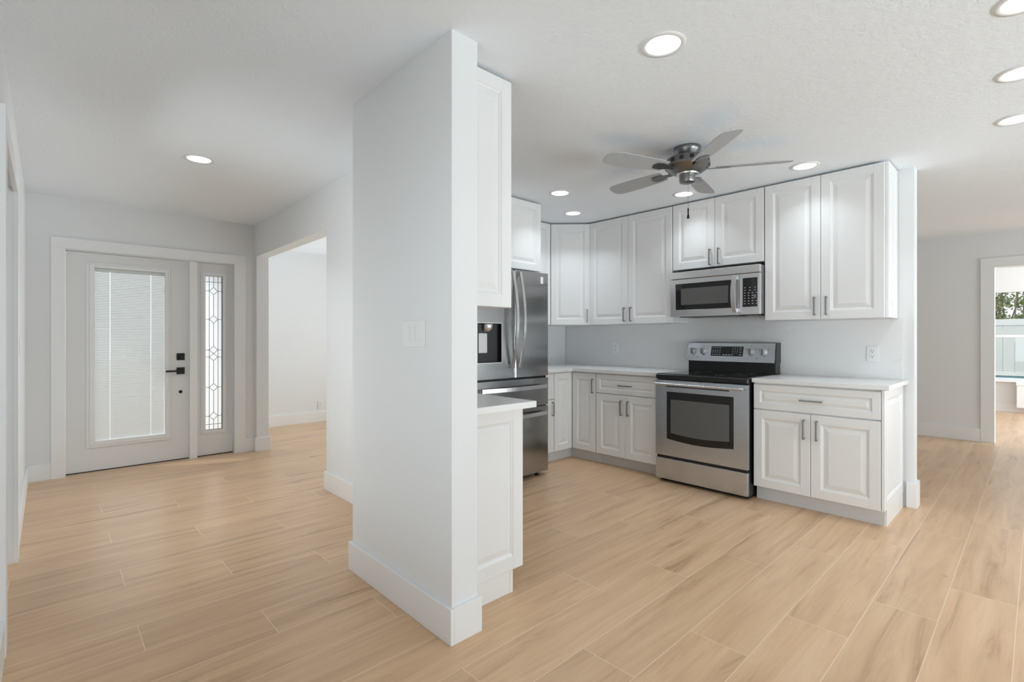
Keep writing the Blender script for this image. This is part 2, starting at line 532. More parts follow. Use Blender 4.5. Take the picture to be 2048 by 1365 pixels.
w1 = struct(bpy.data.objects.new('window_1', None), 'narrow white sidelight with leaded diamond glass beside the front door', 'window')
COL.objects.link(w1)
w1.location = (XD, 0, 0)
bx('sidelight_panel', [(-.045, 0, 1.109, 1.185, .007, 1.985), (-.045, 0, 1.346, 1.437, .007, 1.985), (-.045, 0, 1.185, 1.346, .007, .262), (-.045, 0, 1.185, 1.346, 1.86, 1.985)], 'door', w1)
bm = bmesh.new()
for (a, w, t0) in ((0, .014, .008), (.014, .025, .014)):
    y0, y1, z0, z1 = 1.151 + a, 1.386 - a, .222 + a, 1.905 - a
    box(bm, 0, t0, y0, y0 + w, z0, z1, .0015); box(bm, 0, t0, y1 - w, y1, z0, z1, .0015)
    box(bm, 0, t0, y0 + w, y1 - w, z0, z0 + w, .0015); box(bm, 0, t0, y0 + w, y1 - w, z1 - w, z1, .0015)
obj('lite_frame', bm, 'trim', w1)
GY0, GY1, GZ0, GZ1 = 1.190, 1.343, .262, 1.866
bx('leaded_glass', (-.016, -.010, GY0 - .01, GY1 + .01, GZ0 - .01, GZ1 + .01), 'frost', w1)
bm = bmesh.new()
def strip(a, b, w=.0042):
    a, b = Vector((0, *a)), Vector((0, *b))
    d = (b - a).normalized()
    n = Vector((0, -d.z, d.y)) * w / 2
    f = [bm.verts.new(p + Vector((x, 0, 0))) for x in (-.0095, -.006) for p in (a - n, b - n, b + n, a + n)]
    for q in ((0, 1, 2, 3), (4, 5, 6, 7), (0, 1, 5, 4), (1, 2, 6, 5), (2, 3, 7, 6), (3, 0, 4, 7)):
        bm.faces.new([f[i] for i in q])
def sz(v):            # height of a line in the pattern, from its relative place in the pane
    return GZ1 - (GZ1 - GZ0) * v
cy = (GY0 + GY1) / 2
yq = (GY0 + .036, GY1 - .036)
for y in yq: strip((y, GZ0), (y, GZ1))
for v in (.040, .965): strip((GY0, sz(v)), (GY1, sz(v)))
dh, dw = .038, .040
dia = [.098, .283, .482, .528, .725, .912]
prev = GZ1
for v in dia:
    c = sz(v)
    hh = dh if v not in (.482, .528) else .037
    for s in (-1, 1):
        strip((cy, c + hh), (cy + s * dw, c)); strip((cy + s * dw, c), (cy, c - hh))
        strip((cy + s * dw, c), (GY0 if s < 0 else GY1, c))
    if prev - (c + hh) > .004: strip((cy, prev), (cy, c + hh))
    prev = c - hh
strip((cy, prev), (cy, GZ0))
for y in (GY0, GY1): strip((y, GZ0), (y, GZ1), .006)
for z in (GZ0, GZ1): strip((GY0, z), (GY1, z), .006)
obj('lead_came', bm, 'came', w1)

# ------------------------------------------------------------------ sunroom window and the garden behind it
w2 = struct(bpy.data.objects.new('window_2', None), 'wide white sunroom window with a horizontal meeting rail', 'window')
COL.objects.link(w2)
w2.location = (0, YS, 0)
bx('window_frame', [(-1.6, -1.55, .02, .10, .545, 2.02), (1.55, 1.6, .02, .10, .545, 2.02), (-1.55, 1.55, .02, .10, 1.985, 2.02), (-1.55, 1.55, .02, .10, .535, .558), (-1.55, 1.55, .03, .08, 1.235, 1.275), (.75, .80, .02, .10, .575, 1.985)], 'trim', w2, .002)
bx('glass_pane', (-1.55, 1.55, .055, .059, .558, 1.985), 'glass', w2)
bx('window_sill', (-1.68, 1.68, -.07, .10, .495, .5345), 'trim', w2, .004)
for nm, dims, lab in (('unseen_window_3', (3.65, 3.655, .5, 3.4, .12, 2.15), 'unseen patio window added for daylight right of the camera'), ('unseen_window_4', (3.65, 3.655, 4.5, 7.4, .12, 2.15), 'second unseen window added for daylight to the right'),  # out of view, guessed openings for the added daylight lamps
                      ('unseen_window_8', (-1.85, -.05, -.20, -.195, .45, 2.2), 'unseen window added in the left wall beside the camera to light the stub wall'), ('unseen_window_7', (.65, 3.25, -.20, -.195, .1, 2.2), 'unseen patio window added behind the camera for daylight'), ('unseen_window_5', (2.93, 2.935, 8.7, 11.1, .5, 2.1), 'unseen, guessed side window of the sunroom'), ('unseen_window_6', (-6.6, -4.6, 5.14, 5.145, .5, 2.1), 'unseen window added to light the side room')):
    struct(bx(nm, dims, 'glass'), lab, 'window')
h_ = thing('wall_heater', 'low white box-shaped unit on the sunroom wall under the window sill', 'heater', (-.255, YS - .018, .09))
bx('heater_casing', (0, .62, -.16, 0, 0, .36), 'plastic', h_, .006)
bx('heater_top', (-.008, .628, -.17, 0, .36, .41), 'trim', h_, .006)

struct(bx('ground', (-40, 40, -30, 60, -.30, -.12), 'concrete'), 'pale paving outside the house', 'ground')
tag(bx('swimming_pool', (-6, 6, 14.0, 24.9, -.12, -.10), 'water'), 'dark teal strip of pool water in front of the white fence', 'pool')
fe = thing('vinyl_fence', 'white vinyl privacy fence with vertical boards seen through the sunroom window', 'fence', (0, 25.0, -.12))
bm = bmesh.new()
x = -6.0
while x < 6.0:
    box(bm, x, x + .295, 0, .03, .14, 1.80, .006, 1)
    x += .30
obj('fence_boards', bm, 'vinyl', fe)
bx('fence_rail', (-6, 6, -.02, .05, 1.80, 2.03), 'railv', fe, .01)
bx('fence_rail', (-6, 6, -.02, .05, 0, .14), 'railv', fe, .01)

def shrub(x, y, lab, seed, h):
    rnd = random.Random(seed)
    t = thing('hedge_shrub', lab, 'shrub', (x, y, -.12))
    bm = bmesh.new()
    tips = []
    for k in range(26):
        a = rnd.uniform(0, 2 * PI)
        p = Vector((rnd.uniform(-.7, .7), rnd.uniform(-.25, .25), 0))
        d = Vector((math.cos(a) * .16, math.sin(a) * .10, 1)).normalized()
        pts = [p.copy()]
        for s in range(6):
            d = (d + Vector((rnd.uniform(-.2, .2), rnd.uniform(-.15, .15), .08))).normalized()
            p = p + d * h / 6
            p.x = max(-1.2, min(1.2, p.x))
            pts.append(p.copy())
            if s > 1: tips.append(p.copy())
        tube(bm, pts, [.035 - .0042 * i for i in range(7)], 6)
    obj('branches', bm, 'bark', t)
    for nm, cnt, mt in (('foliage', 1500, 'leaf'), ('foliage', 1300, 'leaf2')):
        bm = bmesh.new()
        for k in range(cnt):
            c = tips[rnd.randrange(len(tips))] + Vector((rnd.uniform(-.3, .3), rnd.uniform(-.25, .25), rnd.gauss(0, .16)))
            c.x = max(-1.22, min(1.22, c.x))
            u = Vector((rnd.uniform(-1, 1), rnd.uniform(-1, 1), rnd.uniform(-1, 1))).normalized()
            v = u.orthogonal().normalized()
            if not 1.4 < c.z < 3.7: continue
            s = rnd.uniform(.05, .10)
            vs = [bm.verts.new(c + q) for q in (u * s, v * s * .5, -u * s, -v * s * .5)]
            bm.faces.new(vs)
        obj(nm, bm, mt, t)
shrub(-.95, 26.7, 'leafy shrub leafing out above the white fence in the sunroom window', 3, 4.2)
shrub(1.65, 26.9, 'leafy shrub farther right behind the white fence', 8, 4.4)

# ------------------------------------------------------------------ raised-panel fronts and cabinets
def front(bm, w, h, t=.02, f=.06, k=1.0):
    """raised-panel front: x 0..w, z 0..h, face looks to -y, outer face at y=-t, back at y=0"""
    def rect(i, y):
        return [bm.verts.new(p) for p in ((i, y, i), (w - i, y, i), (w - i, y, h - i), (i, y, h - i))]
    def link(a, b):
        for q in range(4):
            bm.faces.new((a[q], a[(q + 1) % 4], b[(q + 1) % 4], b[q]))
    b0 = rect(0, 0); b1 = rect(0, -t + .003); b2 = rect(.0025, -t)
    bm.faces.new(b0); link(b0, b1); link(b1, b2)
    g, e, gd = .0011, .0025, .0016
    xs = [e, f - g, f, w - f, w - f + g, w - e]
    def quad(x0, x1, z0, z1, y0, y1=None):
        y1 = y0 if y1 is None else y1
        bm.faces.new([bm.verts.new(p) for p in ((x0, y0, z0), (x1, y1, z0), (x1, y1, z1), (x0, y0, z1))])
    quad(xs[0], xs[1], e, h - e, -t); quad(xs[4], xs[5], e, h - e, -t)
    for z0, z1 in ((e, f), (h - f, h - e)):
        quad(xs[2] + g, xs[3] - g, z0, z1, -t)
        quad(xs[1], f, z0, z1, -t, -t + gd); quad(f, f + g, z0, z1, -t + gd, -t)
        quad(w - f - g, w - f, z0, z1, -t, -t + gd); quad(w - f, xs[4], z0, z1, -t + gd, -t)
    quad(xs[1], f, f, h - f, -t); quad(w - f, xs[4], f, h - f, -t)
    prev = rect(f, -t)
    for d, y in ((.003, .004), (.010, .0065), (.013, .0105), (.019, .0105), (.047, .003)):
        cur = rect(f + d * k, -t + y)
        link(prev, cur); prev = cur
    bm.faces.new(prev)

def pull(parent, x, z, vertical=True, L=.138, yf=-.02, nm='pull_handle'):
    bm = bmesh.new()
    s = L / 2
    if vertical:
        box(bm, x - .005, x + .005, yf - .032, yf - .023, z - s, z + s, .0012)
        for q in (-1, 1): box(bm, x - .0045, x + .0045, yf - .026, yf + .001, z + q * (s - .005) - .0045, z + q * (s - .005) + .0045)
    else:
        box(bm, x - s, x + s, yf - .032, yf - .023, z - .005, z + .005, .0012)
        for q in (-1, 1): box(bm, x + q * (s - .005) - .0045, x + q * (s - .005) + .0045, yf - .026, yf + .001, z - .0045, z + .0045)
    return obj(nm, bm, 'pull', parent)

def add_front(t, kind, x0, x1, z0, z1, handle=None, f=.06, k=1.0):
    bm = bmesh.new()
    front(bm, x1 - x0, z1 - z0, f=f, k=k)
    d = obj(kind, bm, 'cab', t)
    d.location = (x0, -.0015, z0)
    if handle:
        hx, hz, vert = handle
        pull(d, hx - x0, hz - z0, vert)
    return d

def end_panel(t, side_x, y0, y1, z0, z1, right=True, f=.06):
    """raised panel on a cabinet side; looks to +x (right) or -x"""
    bm = bmesh.new()
    front(bm, y1 - y0, z1 - z0, t=.018, f=f)
    d = obj('end_panel', bm, 'cab', t)
    if right:
        d.rotation_euler = (0, 0, PI / 2)
        d.location = (side_x, y0, z0)
    else:
        d.rotation_euler = (0, 0, -PI / 2)
        d.location = (side_x, y1, z0)
    return d

def cab_body(t, w, d, z0, z1, toe=False, toe_in=.065):
    bx('carcass', (.001, w - .001, 0, d, .105 if toe else z0, z1), 'cabin', t)
    if toe:
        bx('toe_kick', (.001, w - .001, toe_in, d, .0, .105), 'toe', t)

YB = 4.51      # back wall face
XL = -3.87     # kitchen left wall face
CZ = .883      # underside of the worktop
UB, UT = 1.357, 2.428
BFY = 3.89     # face of base carcasses, back run
UFY = 4.195    # face of wall carcasses, back run
G = 'white kitchen wall cabinets'
GB = 'white kitchen base cabinets'

# base cabinets, back run
x0 = -2.940
t = thing('base_cabinet', 'white base cabinet with one drawer over two doors left of the range', 'cabinet', (x0, BFY, 0), 0, GB)
w = -2.262 - x0
cab_body(t, w, YB - .022 - BFY, 0, CZ, True)
mid = -2.606 - x0
add_front(t, 'drawer', .004, w - .004, .692, CZ - .012, (w / 2 - .0, .775, False), .042, .62)
add_front(t, 'door', .004, mid - .0015, .108, .684, (mid - .036, .57, True))
add_front(t, 'door', mid + .0015, w - .004, .108, .684, (mid + .038, .57, True))

x0 = -1.474
t = thing('base_cabinet', 'white base cabinet with one drawer over two doors right of the range', 'cabinet', (x0, BFY, 0), 0, GB)
w = -.688 - x0
cab_body(t, w, YB - .022 - BFY, 0, CZ, True, .05)
mid = -1.090 - x0
add_front(t, 'drawer', .004, w - .004, .690, CZ - .012, (w / 2 - .005, .776, False), .045, .66)
add_front(t, 'door', .004, mid - .0015, .108, .681, (mid - .040, .574, True))
add_front(t, 'door', mid + .0015, w - .004, .108, .681, (mid + .040, .574, True))
end_panel(t, w, -.018, .595, .108, CZ - .003)
bx('toe_end_board', (w, w + .016, .05, .595, 0, .107), 'cab', t)

# corner base cabinet (L-shaped, two doors meeting in the inner corner)
LFX = -3.255    # face of base carcasses on the left run
t = thing('corner_base_cabinet', 'white L-shaped corner base cabinet with two narrow doors meeting in the inner corner', 'cabinet', (LFX, BFY, 0), 0, GB)
bm = bmesh.new()
prism(bm, [(0, 0), (.3135, 0), (.3135, .598), (-.613, .598), (-.613, -.29), (0, -.29)], .105, CZ)
obj('carcass', bm, 'cabin', t)
bm = bmesh.new()
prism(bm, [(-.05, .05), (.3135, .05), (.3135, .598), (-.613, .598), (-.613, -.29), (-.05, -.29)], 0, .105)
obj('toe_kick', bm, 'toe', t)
bm = bmesh.new(); front(bm, .286, CZ - .012 - .108)
d = obj('door', bm, 'cab', t); d.location = (.0235, -.0015, .108)
pull(d, .262, .643, True)
bm = bmesh.new(); front(bm, .262, CZ - .012 - .108)
d = obj('door', bm, 'cab', t); d.rotation_euler = (0, 0, PI / 2); d.location = (.0015, -.288, .108)

# left run narrow base cabinet between the corner and the fridge
t = thing('base_cabinet', 'narrow white base cabinet with a drawer, half hidden behind the fridge', 'cabinet', (LFX, 3.285, 0), PI / 2, GB)
w = 3.5985 - 3.285
cab_body(t, w, .59, 0, CZ, True, .05)
add_front(t, 'drawer', .004, w - .004, .625, CZ - .012, None, .045, .66)
add_front(t, 'door', .004, w - .004, .108, .617, (w - .034, .53, True))

# wall cabinets, back run
def wall_cab(label, xa, xb, split, z0, hz, ml=.038, end=False):
    t = thing('wall_cabinet', label, 'cabinet', (xa, UFY, z0), 0, G)
    w = xb - xa
    bx('carcass', (.001, w - .001, 0, YB - UFY - .003, 0, UT - z0), 'cabin', t)
    mid = split - xa
    hh = UT - z0 - .004
    add_front(t, 'door', .003, mid - .0015, 0, hh, (mid - ml, hz - z0, True))
    add_front(t, 'door', mid + .0015, w - .003, 0, hh, (mid + ml, hz - z0, True))
    return t, w
wall_cab('tall white wall cabinet with two doors left of the microwave', -3.252, -2.3025, -2.777, UB, 1.450)
wall_cab('short white wall cabinet with two doors above the microwave', -2.2995, -1.5055, -1.907, 1.832, 1.915)
t, w = wall_cab('tall white wall cabinet with two doors right of the microwave', -1.5025, -.722, -1.109, UB, 1.453)
end_panel(t, w, -.0, .31, 0, UT - UB)

# diagonal corner wall cabinet
ax, ay = -3.5655, 3.895
bxx, byy = -3.2545, 4.204
t = thing('corner_wall_cabinet', 'white diagonal corner wall cabinet with one door', 'cabinet', (ax, ay, UB), PI / 4, G)
W = math.hypot(bxx - ax, byy - ay)
inv = Matrix.Rotation(-PI / 4, 2)
poly = [inv @ Vector((px - ax, py - ay)) for px, py in ((ax, ay), (bxx, byy), (bxx, YB - .002), (XL + .002, YB - .002), (XL + .002, ay))]
bm = bmesh.new(); prism(bm, [tuple(p) for p in poly], 0, UT - UB)
obj('carcass', bm, 'cabin', t)
add_front(t, 'door', .012, W - .012, 0, UT - UB - .004, (W - .045, .095, True))

# wall cabinet between the corner and the fridge, on the left wall
t = thing('wall_cabinet', 'white wall cabinet half hidden between the fridge and the diagonal corner cabinet', 'cabinet', (-3.5655, 3.285, UB), PI / 2, G)
w = 3.8935 - 3.285
bx('carcass', (.001, w - .001, 0, .302, 0, UT - UB), 'cabin', t)
add_front(t, 'door', .003, w - .010, 0, UT - UB - .004)

# cabinet over the fridge
t = thing('wall_cabinet', 'deep white cabinet with two doors above the fridge', 'cabinet', (-3.11, 2.37, 1.816), PI / 2, G)
w = 3.262 - 2.37
bx('carcass', (.001, w - .001, 0, .757, 0, UT - 1.816), 'cabin', t)
mid = w / 2
add_front(t, 'door', .003, mid - .0015, 0, UT - 1.820, (mid - .038, .08, True))
add_front(t, 'door', mid + .0015, w - .003, 0, UT - 1.820, (mid + .038, .08, True))

# cabinets on the kitchen side of the stub wall
t = thing('base_cabinet', 'shallow white base cabinet with a raised end panel behind the foreground stub wall', 'cabinet', (-1.740, 1.668, 0), PI, GB)
w = .615
bx('carcass', (.001, w - .001, 0, .366, .105, CZ), 'cabin', t)
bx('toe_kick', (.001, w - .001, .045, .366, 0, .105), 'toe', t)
add_front(t, 'door', .004, w / 2 - .0015, .108, CZ - .012, (w / 2 - .036, .76, True))
add_front(t, 'door', w / 2 + .0015, w - .004, .108, CZ - .012, (w / 2 + .036, .76, True))
end_panel(t, 0, -.022, .366, .106, CZ - .003, False, .064)
bx('toe_end_board', (-.014, .0005, .045, .366, 0, .1055), 'cab', t)
bx('toe_end_board', (-.016, -.0135, .045, .062, 0, .1055), 'cab', t)

t = thing('wall_cabinet', 'tall shallow white wall cabinet behind the foreground stub wall', 'cabinet', (-1.733, 1.585, UB), PI, G)
w = .62
bx('carcass', (.001, w - .001, 0, .283, 0, UT - UB), 'cabin', t)
add_front(t, 'door', .004, w / 2 - .0015, 0, UT - UB - .004)
add_front(t, 'door', w / 2 + .0015, w - .004, 0, UT - UB - .004)
end_panel(t, 0, -.022, .283, 0, UT - UB - .002, False, .062)

# worktops and splashbacks
bm = bmesh.new()
prism(bm, [(-3.868, 3.285), (-3.215, 3.285), (-3.215, 3.848), (-2.262, 3.848), (-2.262, 4.508), (-3.868, 4.508)], CZ + .001, .914)
tag(obj('countertop', bm, 'counter'), 'white L-shaped quartz worktop in the corner left of the range', 'countertop')
tag(bx('countertop', (-1.476, -.645, 3.848, 4.508, CZ + .001, .914), 'counter', None, .002), 'white quartz worktop right of the range', 'countertop')
tag(bx('countertop', (-2.355, -1.64, 1.302, 1.70, CZ + .001, .914), 'counter', None, .002), 'white quartz worktop end behind the foreground stub wall', 'countertop')
bp_ = bx('backsplash', [(-3.85, -.676, YB - .020, YB - .0015, .9145, UB - .001), (-2.2995, -1.5055, YB - .020, YB - .0015, UB - .001, 1.83)], 'quartz')
tag(bp_, 'white quartz splashback with faint grey veins behind the range', 'backsplash')
tag(bx('backsplash', (XL + .0015, XL + .018, 3.285, YB - .0215, .9145, UB - .001), 'quartz'), 'white quartz splashback on the short wall beside the fridge', 'backsplash')

# ------------------------------------------------------------------ refrigerator
FX = -3.0
t = thing('refrigerator', 'stainless steel french-door refrigerator with water dispenser and two freezer drawers', 'refrigerator', (FX, 2.417, 0), PI / 2)
W = .851
SP = .428
bx('cabinet_shell', (.004, W - .004, .085, .82, .05, 1.775), 'grey', t, .004)
bx('hinge_cover', (.02, .12, .06, .20, 1.775, 1.795), 'grey', t, .003)
bx('hinge_cover', (W - .12, W - .02, .06, .20, 1.775, 1.795), 'grey', t, .003)
def bowed(bm, x0, x1, z0, z1, y0, y1, r=.02, n=8):
    """door skin whose vertical outer edges are rounded"""
    pl = [(x0, y1)]
    for i in range(n + 1):
        a = PI / 2 * i / n
        pl.append((x0 + r - r * math.cos(a), y0 + r - r * math.sin(a)))
    for i in range(n + 1):
        a = PI / 2 * i / n
        pl.append((x1 - r + r * math.sin(a), y0 + r - r * math.cos(a)))
    pl.append((x1, y1))
    prism(bm, pl, z0, z1)
# left door around the dispenser recess
DX0, DX1, DZ0, DZ1 = .026, .280, 1.018, 1.334
bm = bmesh.new()
bowed(bm, 0, SP - .002, DZ1, 1.79, 0, .08)
bowed(bm, 0, SP - .002, .885, DZ0, 0, .08)
prism(bm, [(0, .08), (0, .02), (.004, .008), (.012, .002), (.02, 0), (DX0, 0), (DX0, .08)], DZ0, DZ1)
pl = [(DX1, .08), (DX1, 0), (SP - .022, 0), (SP - .010, .003), (SP - .004, .010), (SP - .002, .02), (SP - .002, .08)]
prism(bm, pl, DZ0, DZ1)
ld = obj('door', bm, 'fsteel', t)
dp = bx('dispenser', [(DX0, DX1, .062, .078, DZ0, DZ1), (DX0, DX0 + .004, .002, .062, DZ0, DZ1), (DX1 - .004, DX1, .002, .062, DZ0, DZ1), (DX0 + .004, DX1 - .004, .002, .062, DZ0, DZ0 + .006), (DX0 + .004, DX1 - .004, .002, .062, DZ1 - .006, DZ1)], 'bglass', ld)
bm = bmesh.new()
lathe(bm, [(.030, 0), (.050, .02), (.053, .055), (.050, .06)], (.148, .03, DZ1 - .066), 24)
obj('dispenser_spout', bm, 'hsteel', ld, True, True)
bx('dispenser_paddle', (.062, .150, .024, .045, 1.095, 1.255), 'paddle', ld, .004)
bx('dispenser_back', (.050, .215, .046, .061, DZ0 + .01, 1.262), 'grey', ld, .003)
bx('dispenser_trim', [(DX0 - .004, DX1 + .004, -.003, .002, DZ1, DZ1 + .005), (DX0 - .004, DX1 + .004, -.003, .002, DZ0 - .005, DZ0), (DX0 - .005, DX0, -.003, .002, DZ0, DZ1), (DX1, DX1 + .005, -.003, .002, DZ0, DZ1)], 'hsteel', ld)
bm = bmesh.new(); bowed(bm, SP + .003, W, .885, 1.79, 0, .08)
rd = obj('door', bm, 'fsteel', t)
bx('energy_sticker', (.742, .775, -.0012, 0, 1.695, 1.755), 'plastic', rd)
bm = bmesh.new(); bowed(bm, 0, W, .627, .866, 0, .08)
dr1 = obj('freezer_drawer', bm, 'fsteel', t)
bm = bmesh.new(); bowed(bm, 0, W, .042, .618, 0, .08)
dr2 = obj('freezer_drawer', bm, 'fsteel', t)
bx('seal_gap', (.01, W - .01, .03, .085, .05, 1.77), 'black', t)
def bow_handle(parent, vertical, c, a, b, depth, wid, name):
    bm = bmesh.new()
    n = 16
    pts = []
    for i in range(n + 1):
        s = i / n
        y = -.024 - depth * math.sin(PI * s)
        q = a + (b - a) * s
        pts.append((c, y, q) if vertical else (q, y, c))
    # flat bar swept along the bow
    rings = []
    for p in pts:
        if vertical: o4 = [(-wid / 2, -.006, 0), (wid / 2, -.006, 0), (wid / 2, .006, 0), (-wid / 2, .006, 0)]
        else: o4 = [(0, -.006, -wid / 2), (0, -.006, wid / 2), (0, .006, wid / 2), (0, .006, -wid / 2)]
        rings.append([bm.verts.new((p[0] + q[0], p[1] + q[1], p[2] + q[2])) for q in o4])
    for r0, r1 in zip(rings, rings[1:]):
        for i in range(4): bm.faces.new((r0[i], r0[(i + 1) % 4], r1[(i + 1) % 4], r1[i]))
    bm.faces.new(rings[0]); bm.faces.new(rings[-1])
    for q in (a, b):
        s = 1 if q == a else -1
        if vertical: box(bm, c - wid / 2 + .002, c + wid / 2 - .002, -.026, .0005, min(q, q + s * .03), max(q, q + s * .03), .002)
        else: box(bm, min(q, q + s * .03), max(q, q + s * .03), -.026, .0005, c - wid / 2 + .002, c + wid / 2 - .002, .002)
    return obj(name, bm, 'hsteel', parent)
bow_handle(ld, True, SP - .040, .968, 1.772, .056, .026, 'door_handle')
bow_handle(rd, True, SP + .044, .968, 1.772, .056, .026, 'door_handle')
bow_handle(dr1, False, .795, .055, W - .055, .036, .032, 'drawer_handle')
bow_handle(dr2, False, .560, .055, W - .055, .036, .032, 'drawer_handle')
for xx in (.08, W - .09):
    bm = bmesh.new(); lathe(bm, [(.022, 0), (.022, .012), (.010, .014), (.010, .052)], (xx, .06, 0), 16)
    obj('foot', bm, 'black', t, True, True)
bx('rear_foot', (.05, W - .05, .70, .76, 0, .052), 'black', t)

# ------------------------------------------------------------------ electric range
RX0, RX1, RY = -2.252, -1.484, 3.80
t = thing('electric_range', 'freestanding stainless steel electric range with black glass cooktop', 'range', (RX0, RY, 0))
W = RX1 - RX0
bx('range_body', (.004, W - .004, .035, .675, .02, .885), 'black', t, .003)
bx('kick_base', (.02, W - .02, .06, .64, 0, .02), 'black', t)
bx('storage_drawer', (.002, W - .002, 0, .034, .028, .205), 'steel', t, .006)
bx('drawer_slot', (.01, W - .01, .012, .034, .205, .226), 'black', t)
# oven door with a cut-out for the window
bm = bmesh.new()
wx0, wx1, wz1 = .105, W - .105, .766
def arc(x):
    s = (x - wx0) / (wx1 - wx0)
    return .370 - .020 * math.sin(PI * s)
N = 20
dz0, dz1 = .228, .862
def poly_y(pts):
    a = [bm.verts.new((x, 0, z)) for x, z in pts]
    b = [bm.verts.new((x, .033, z)) for x, z in pts]
    bm.faces.new(a); bm.faces.new(b)
    for i in range(len(pts)):
        j = (i + 1) % len(pts)
        bm.faces.new((a[i], a[j], b[j], b[i]))
poly_y([(.002, dz0), (wx0, dz0), (wx0, dz1), (.002, dz1)])
poly_y([(wx1, dz0), (W - .002, dz0), (W - .002, dz1), (wx1, dz1)])
poly_y([(wx0, wz1), (wx1, wz1), (wx1, dz1), (wx0, dz1)])
xs = [wx0 + (wx1 - wx0) * i / N for i in range(N + 1)]
poly_y([(wx0, dz0), (wx1, dz0)] + [(x, arc(x)) for x in reversed(xs)])
od = obj('oven_door', bm, 'steel', t)
bm = bmesh.new()
pts = [(wx0 - .0, wz1), (wx1, wz1)] + [(x, arc(x)) for x in reversed(xs)]
a = [bm.verts.new((x, .003, z)) for x, z in pts]; b = [bm.verts.new((x, .032, z)) for x, z in pts]
bm.faces.new(a); bm.faces.new(b)
for i in range(len(pts)):
    j = (i + 1) % len(pts); bm.faces.new((a[i], a[j], b[j], b[i]))
ow = obj('oven_window', bm, 'bglass', od)
ix0, ix1 = wx0 + .035, wx1 - .035
bm = bmesh.new()
xs2 = [ix0 + (ix1 - ix0) * i / N for i in range(N + 1)]
pts = [(ix0, .702), (ix1, .702)] + [(x, arc(x) + .055) for x in reversed(xs2)]
a = [bm.verts.new((x, .0022, z)) for x, z in pts]; b = [bm.verts.new((x, .0032, z)) for x, z in pts]
bm.faces.new(a); bm.faces.new(b)
for i in range(len(pts)):
    j = (i + 1) % len(pts); bm.faces.new((a[i], a[j], b[j], b[i]))
obj('window_pane', bm, 'oglass', od)
bx('vent_slot', (.10, W - .14, -.001, .004, .806, .815), 'black', od)
bm = bmesh.new()
tube(bm, [(.022, -.046, .832), (W - .018, -.046, .832)], .0098, 16)
for xx in (.05, W - .05): box(bm, xx - .012, xx + .012, -.045, .001, .825, .840, .002)
obj('oven_handle', bm, 'hsteel', od, True, True)
bm = bmesh.new()
box(bm, .0, W, .0, .028, .868, .912, .010, 3)
box(bm, .0, .008, .02, .62, .886, .915, .003)
box(bm, W - .008, W, .02, .62, .886, .915, .003)
obj('cooktop_rim', bm, 'black', t)
ct = bx('cooktop_glass', (.008, W - .008, .022, .62, .886, .917), 'bglass', t, .003)
for nm, cx_, cy_, r in (('burner', .20, .17, .10), ('burner', .57, .17, .115), ('burner', .20, .45, .08), ('burner', .57, .45, .08)):
    bm = bmesh.new()
    for rr in (r, r * .72):
        n = 40
        ring = [[bm.verts.new((cx_ + q * math.cos(2 * PI * i / n), cy_ + q * math.sin(2 * PI * i / n), .9174)) for i in range(n)] for q in (rr, rr - .002)]
        for i in range(n): bm.faces.new((ring[0][i], ring[0][(i + 1) % n], ring[1][(i + 1) % n], ring[1][i]))
    obj('burner_mark', bm, 'grey', ct)
# backguard: black lower part, tilted stainless control panel
bx('backguard_base', (.004, W - .004, .575, .682, .915, 1.015), 'black', t, .003)
bm = bmesh.new()
def yz_prism(pts, x0, x1):
    a = [bm.verts.new((x0, y, z)) for y, z in pts]; b = [bm.verts.new((x1, y, z)) for y, z in pts]
    bm.faces.new(a); bm.faces.new(b)
    for i in range(len(pts)):
        j = (i + 1) % len(pts); bm.faces.new((a[i], a[j], b[j], b[i]))
PB, PT, ZB, ZT = .540, .584, 1.010, 1.172
yz_prism([(PB, ZB), (PT, ZT), (PT + .02, ZT), (PB + .03, ZB)], .0, W - .006)
cp = obj('control_panel', bm, 'steel', t)
bm = bmesh.new()
yz_prism([(PB + .03, ZB - .004), (PT + .004, ZT + .004), (.684, ZT + .004), (.684, ZB - .004)], .0, W)
obj('backguard_shell', bm, 'black', t)
def py(z): return PB + (PT - PB) * (z - ZB) / (ZT - ZB)
def on_panel(bm, x0, x1, z0, z1, d0=-.002, d1=.001):
    yz_pts = [(py(z0) + d0, z0), (py(z1) + d0, z1), (py(z1) + d1, z1), (py(z0) + d1, z0)]
    a = [bm.verts.new((x0, y, z)) for y, z in yz_pts]; b = [bm.verts.new((x1, y, z)) for y, z in yz_pts]
    bm.faces.new(a); bm.faces.new(b)
    for i in range(4): bm.faces.new((a[i], a[(i + 1) % 4], b[(i + 1) % 4], b[i]))
px0, px1 = .226, .508
bm = bmesh.new(); on_panel(bm, px0, px1, 1.058, 1.142)
ds = obj('display_panel', bm, 'bglass', t)
def print_on_panel(name, material, parent, rects, d0, d1):
    for q in rects:
        bm = bmesh.new()
        on_panel(bm, *q, d0, d1)
        obj(name, bm, material, parent)
R_ = []
for zz in (1.130, 1.108, 1.092, 1.072):
    R_ += [(px0 + .012 + k * .021, px0 + .024 + k * .021, zz - .002, zz + .002) for k in range(4)]
for k in range(3):
    R_ += [(px1 - .092 + k * .020, px1 - .086 + k * .020, zz - .002, zz + .002) for zz in (1.130, 1.115, 1.100, 1.085)]
R_ += [(px1 - .032, px1 - .012, zz - .002, zz + .002) for zz in (1.130, 1.112, 1.094, 1.072)]
R_ += [(px0 + .108 + k * .024, px0 + .124 + k * .024, 1.066, 1.072) for k in range(4)]
print_on_panel('key_print', 'mark', ds, R_, -.0026, -.0015)
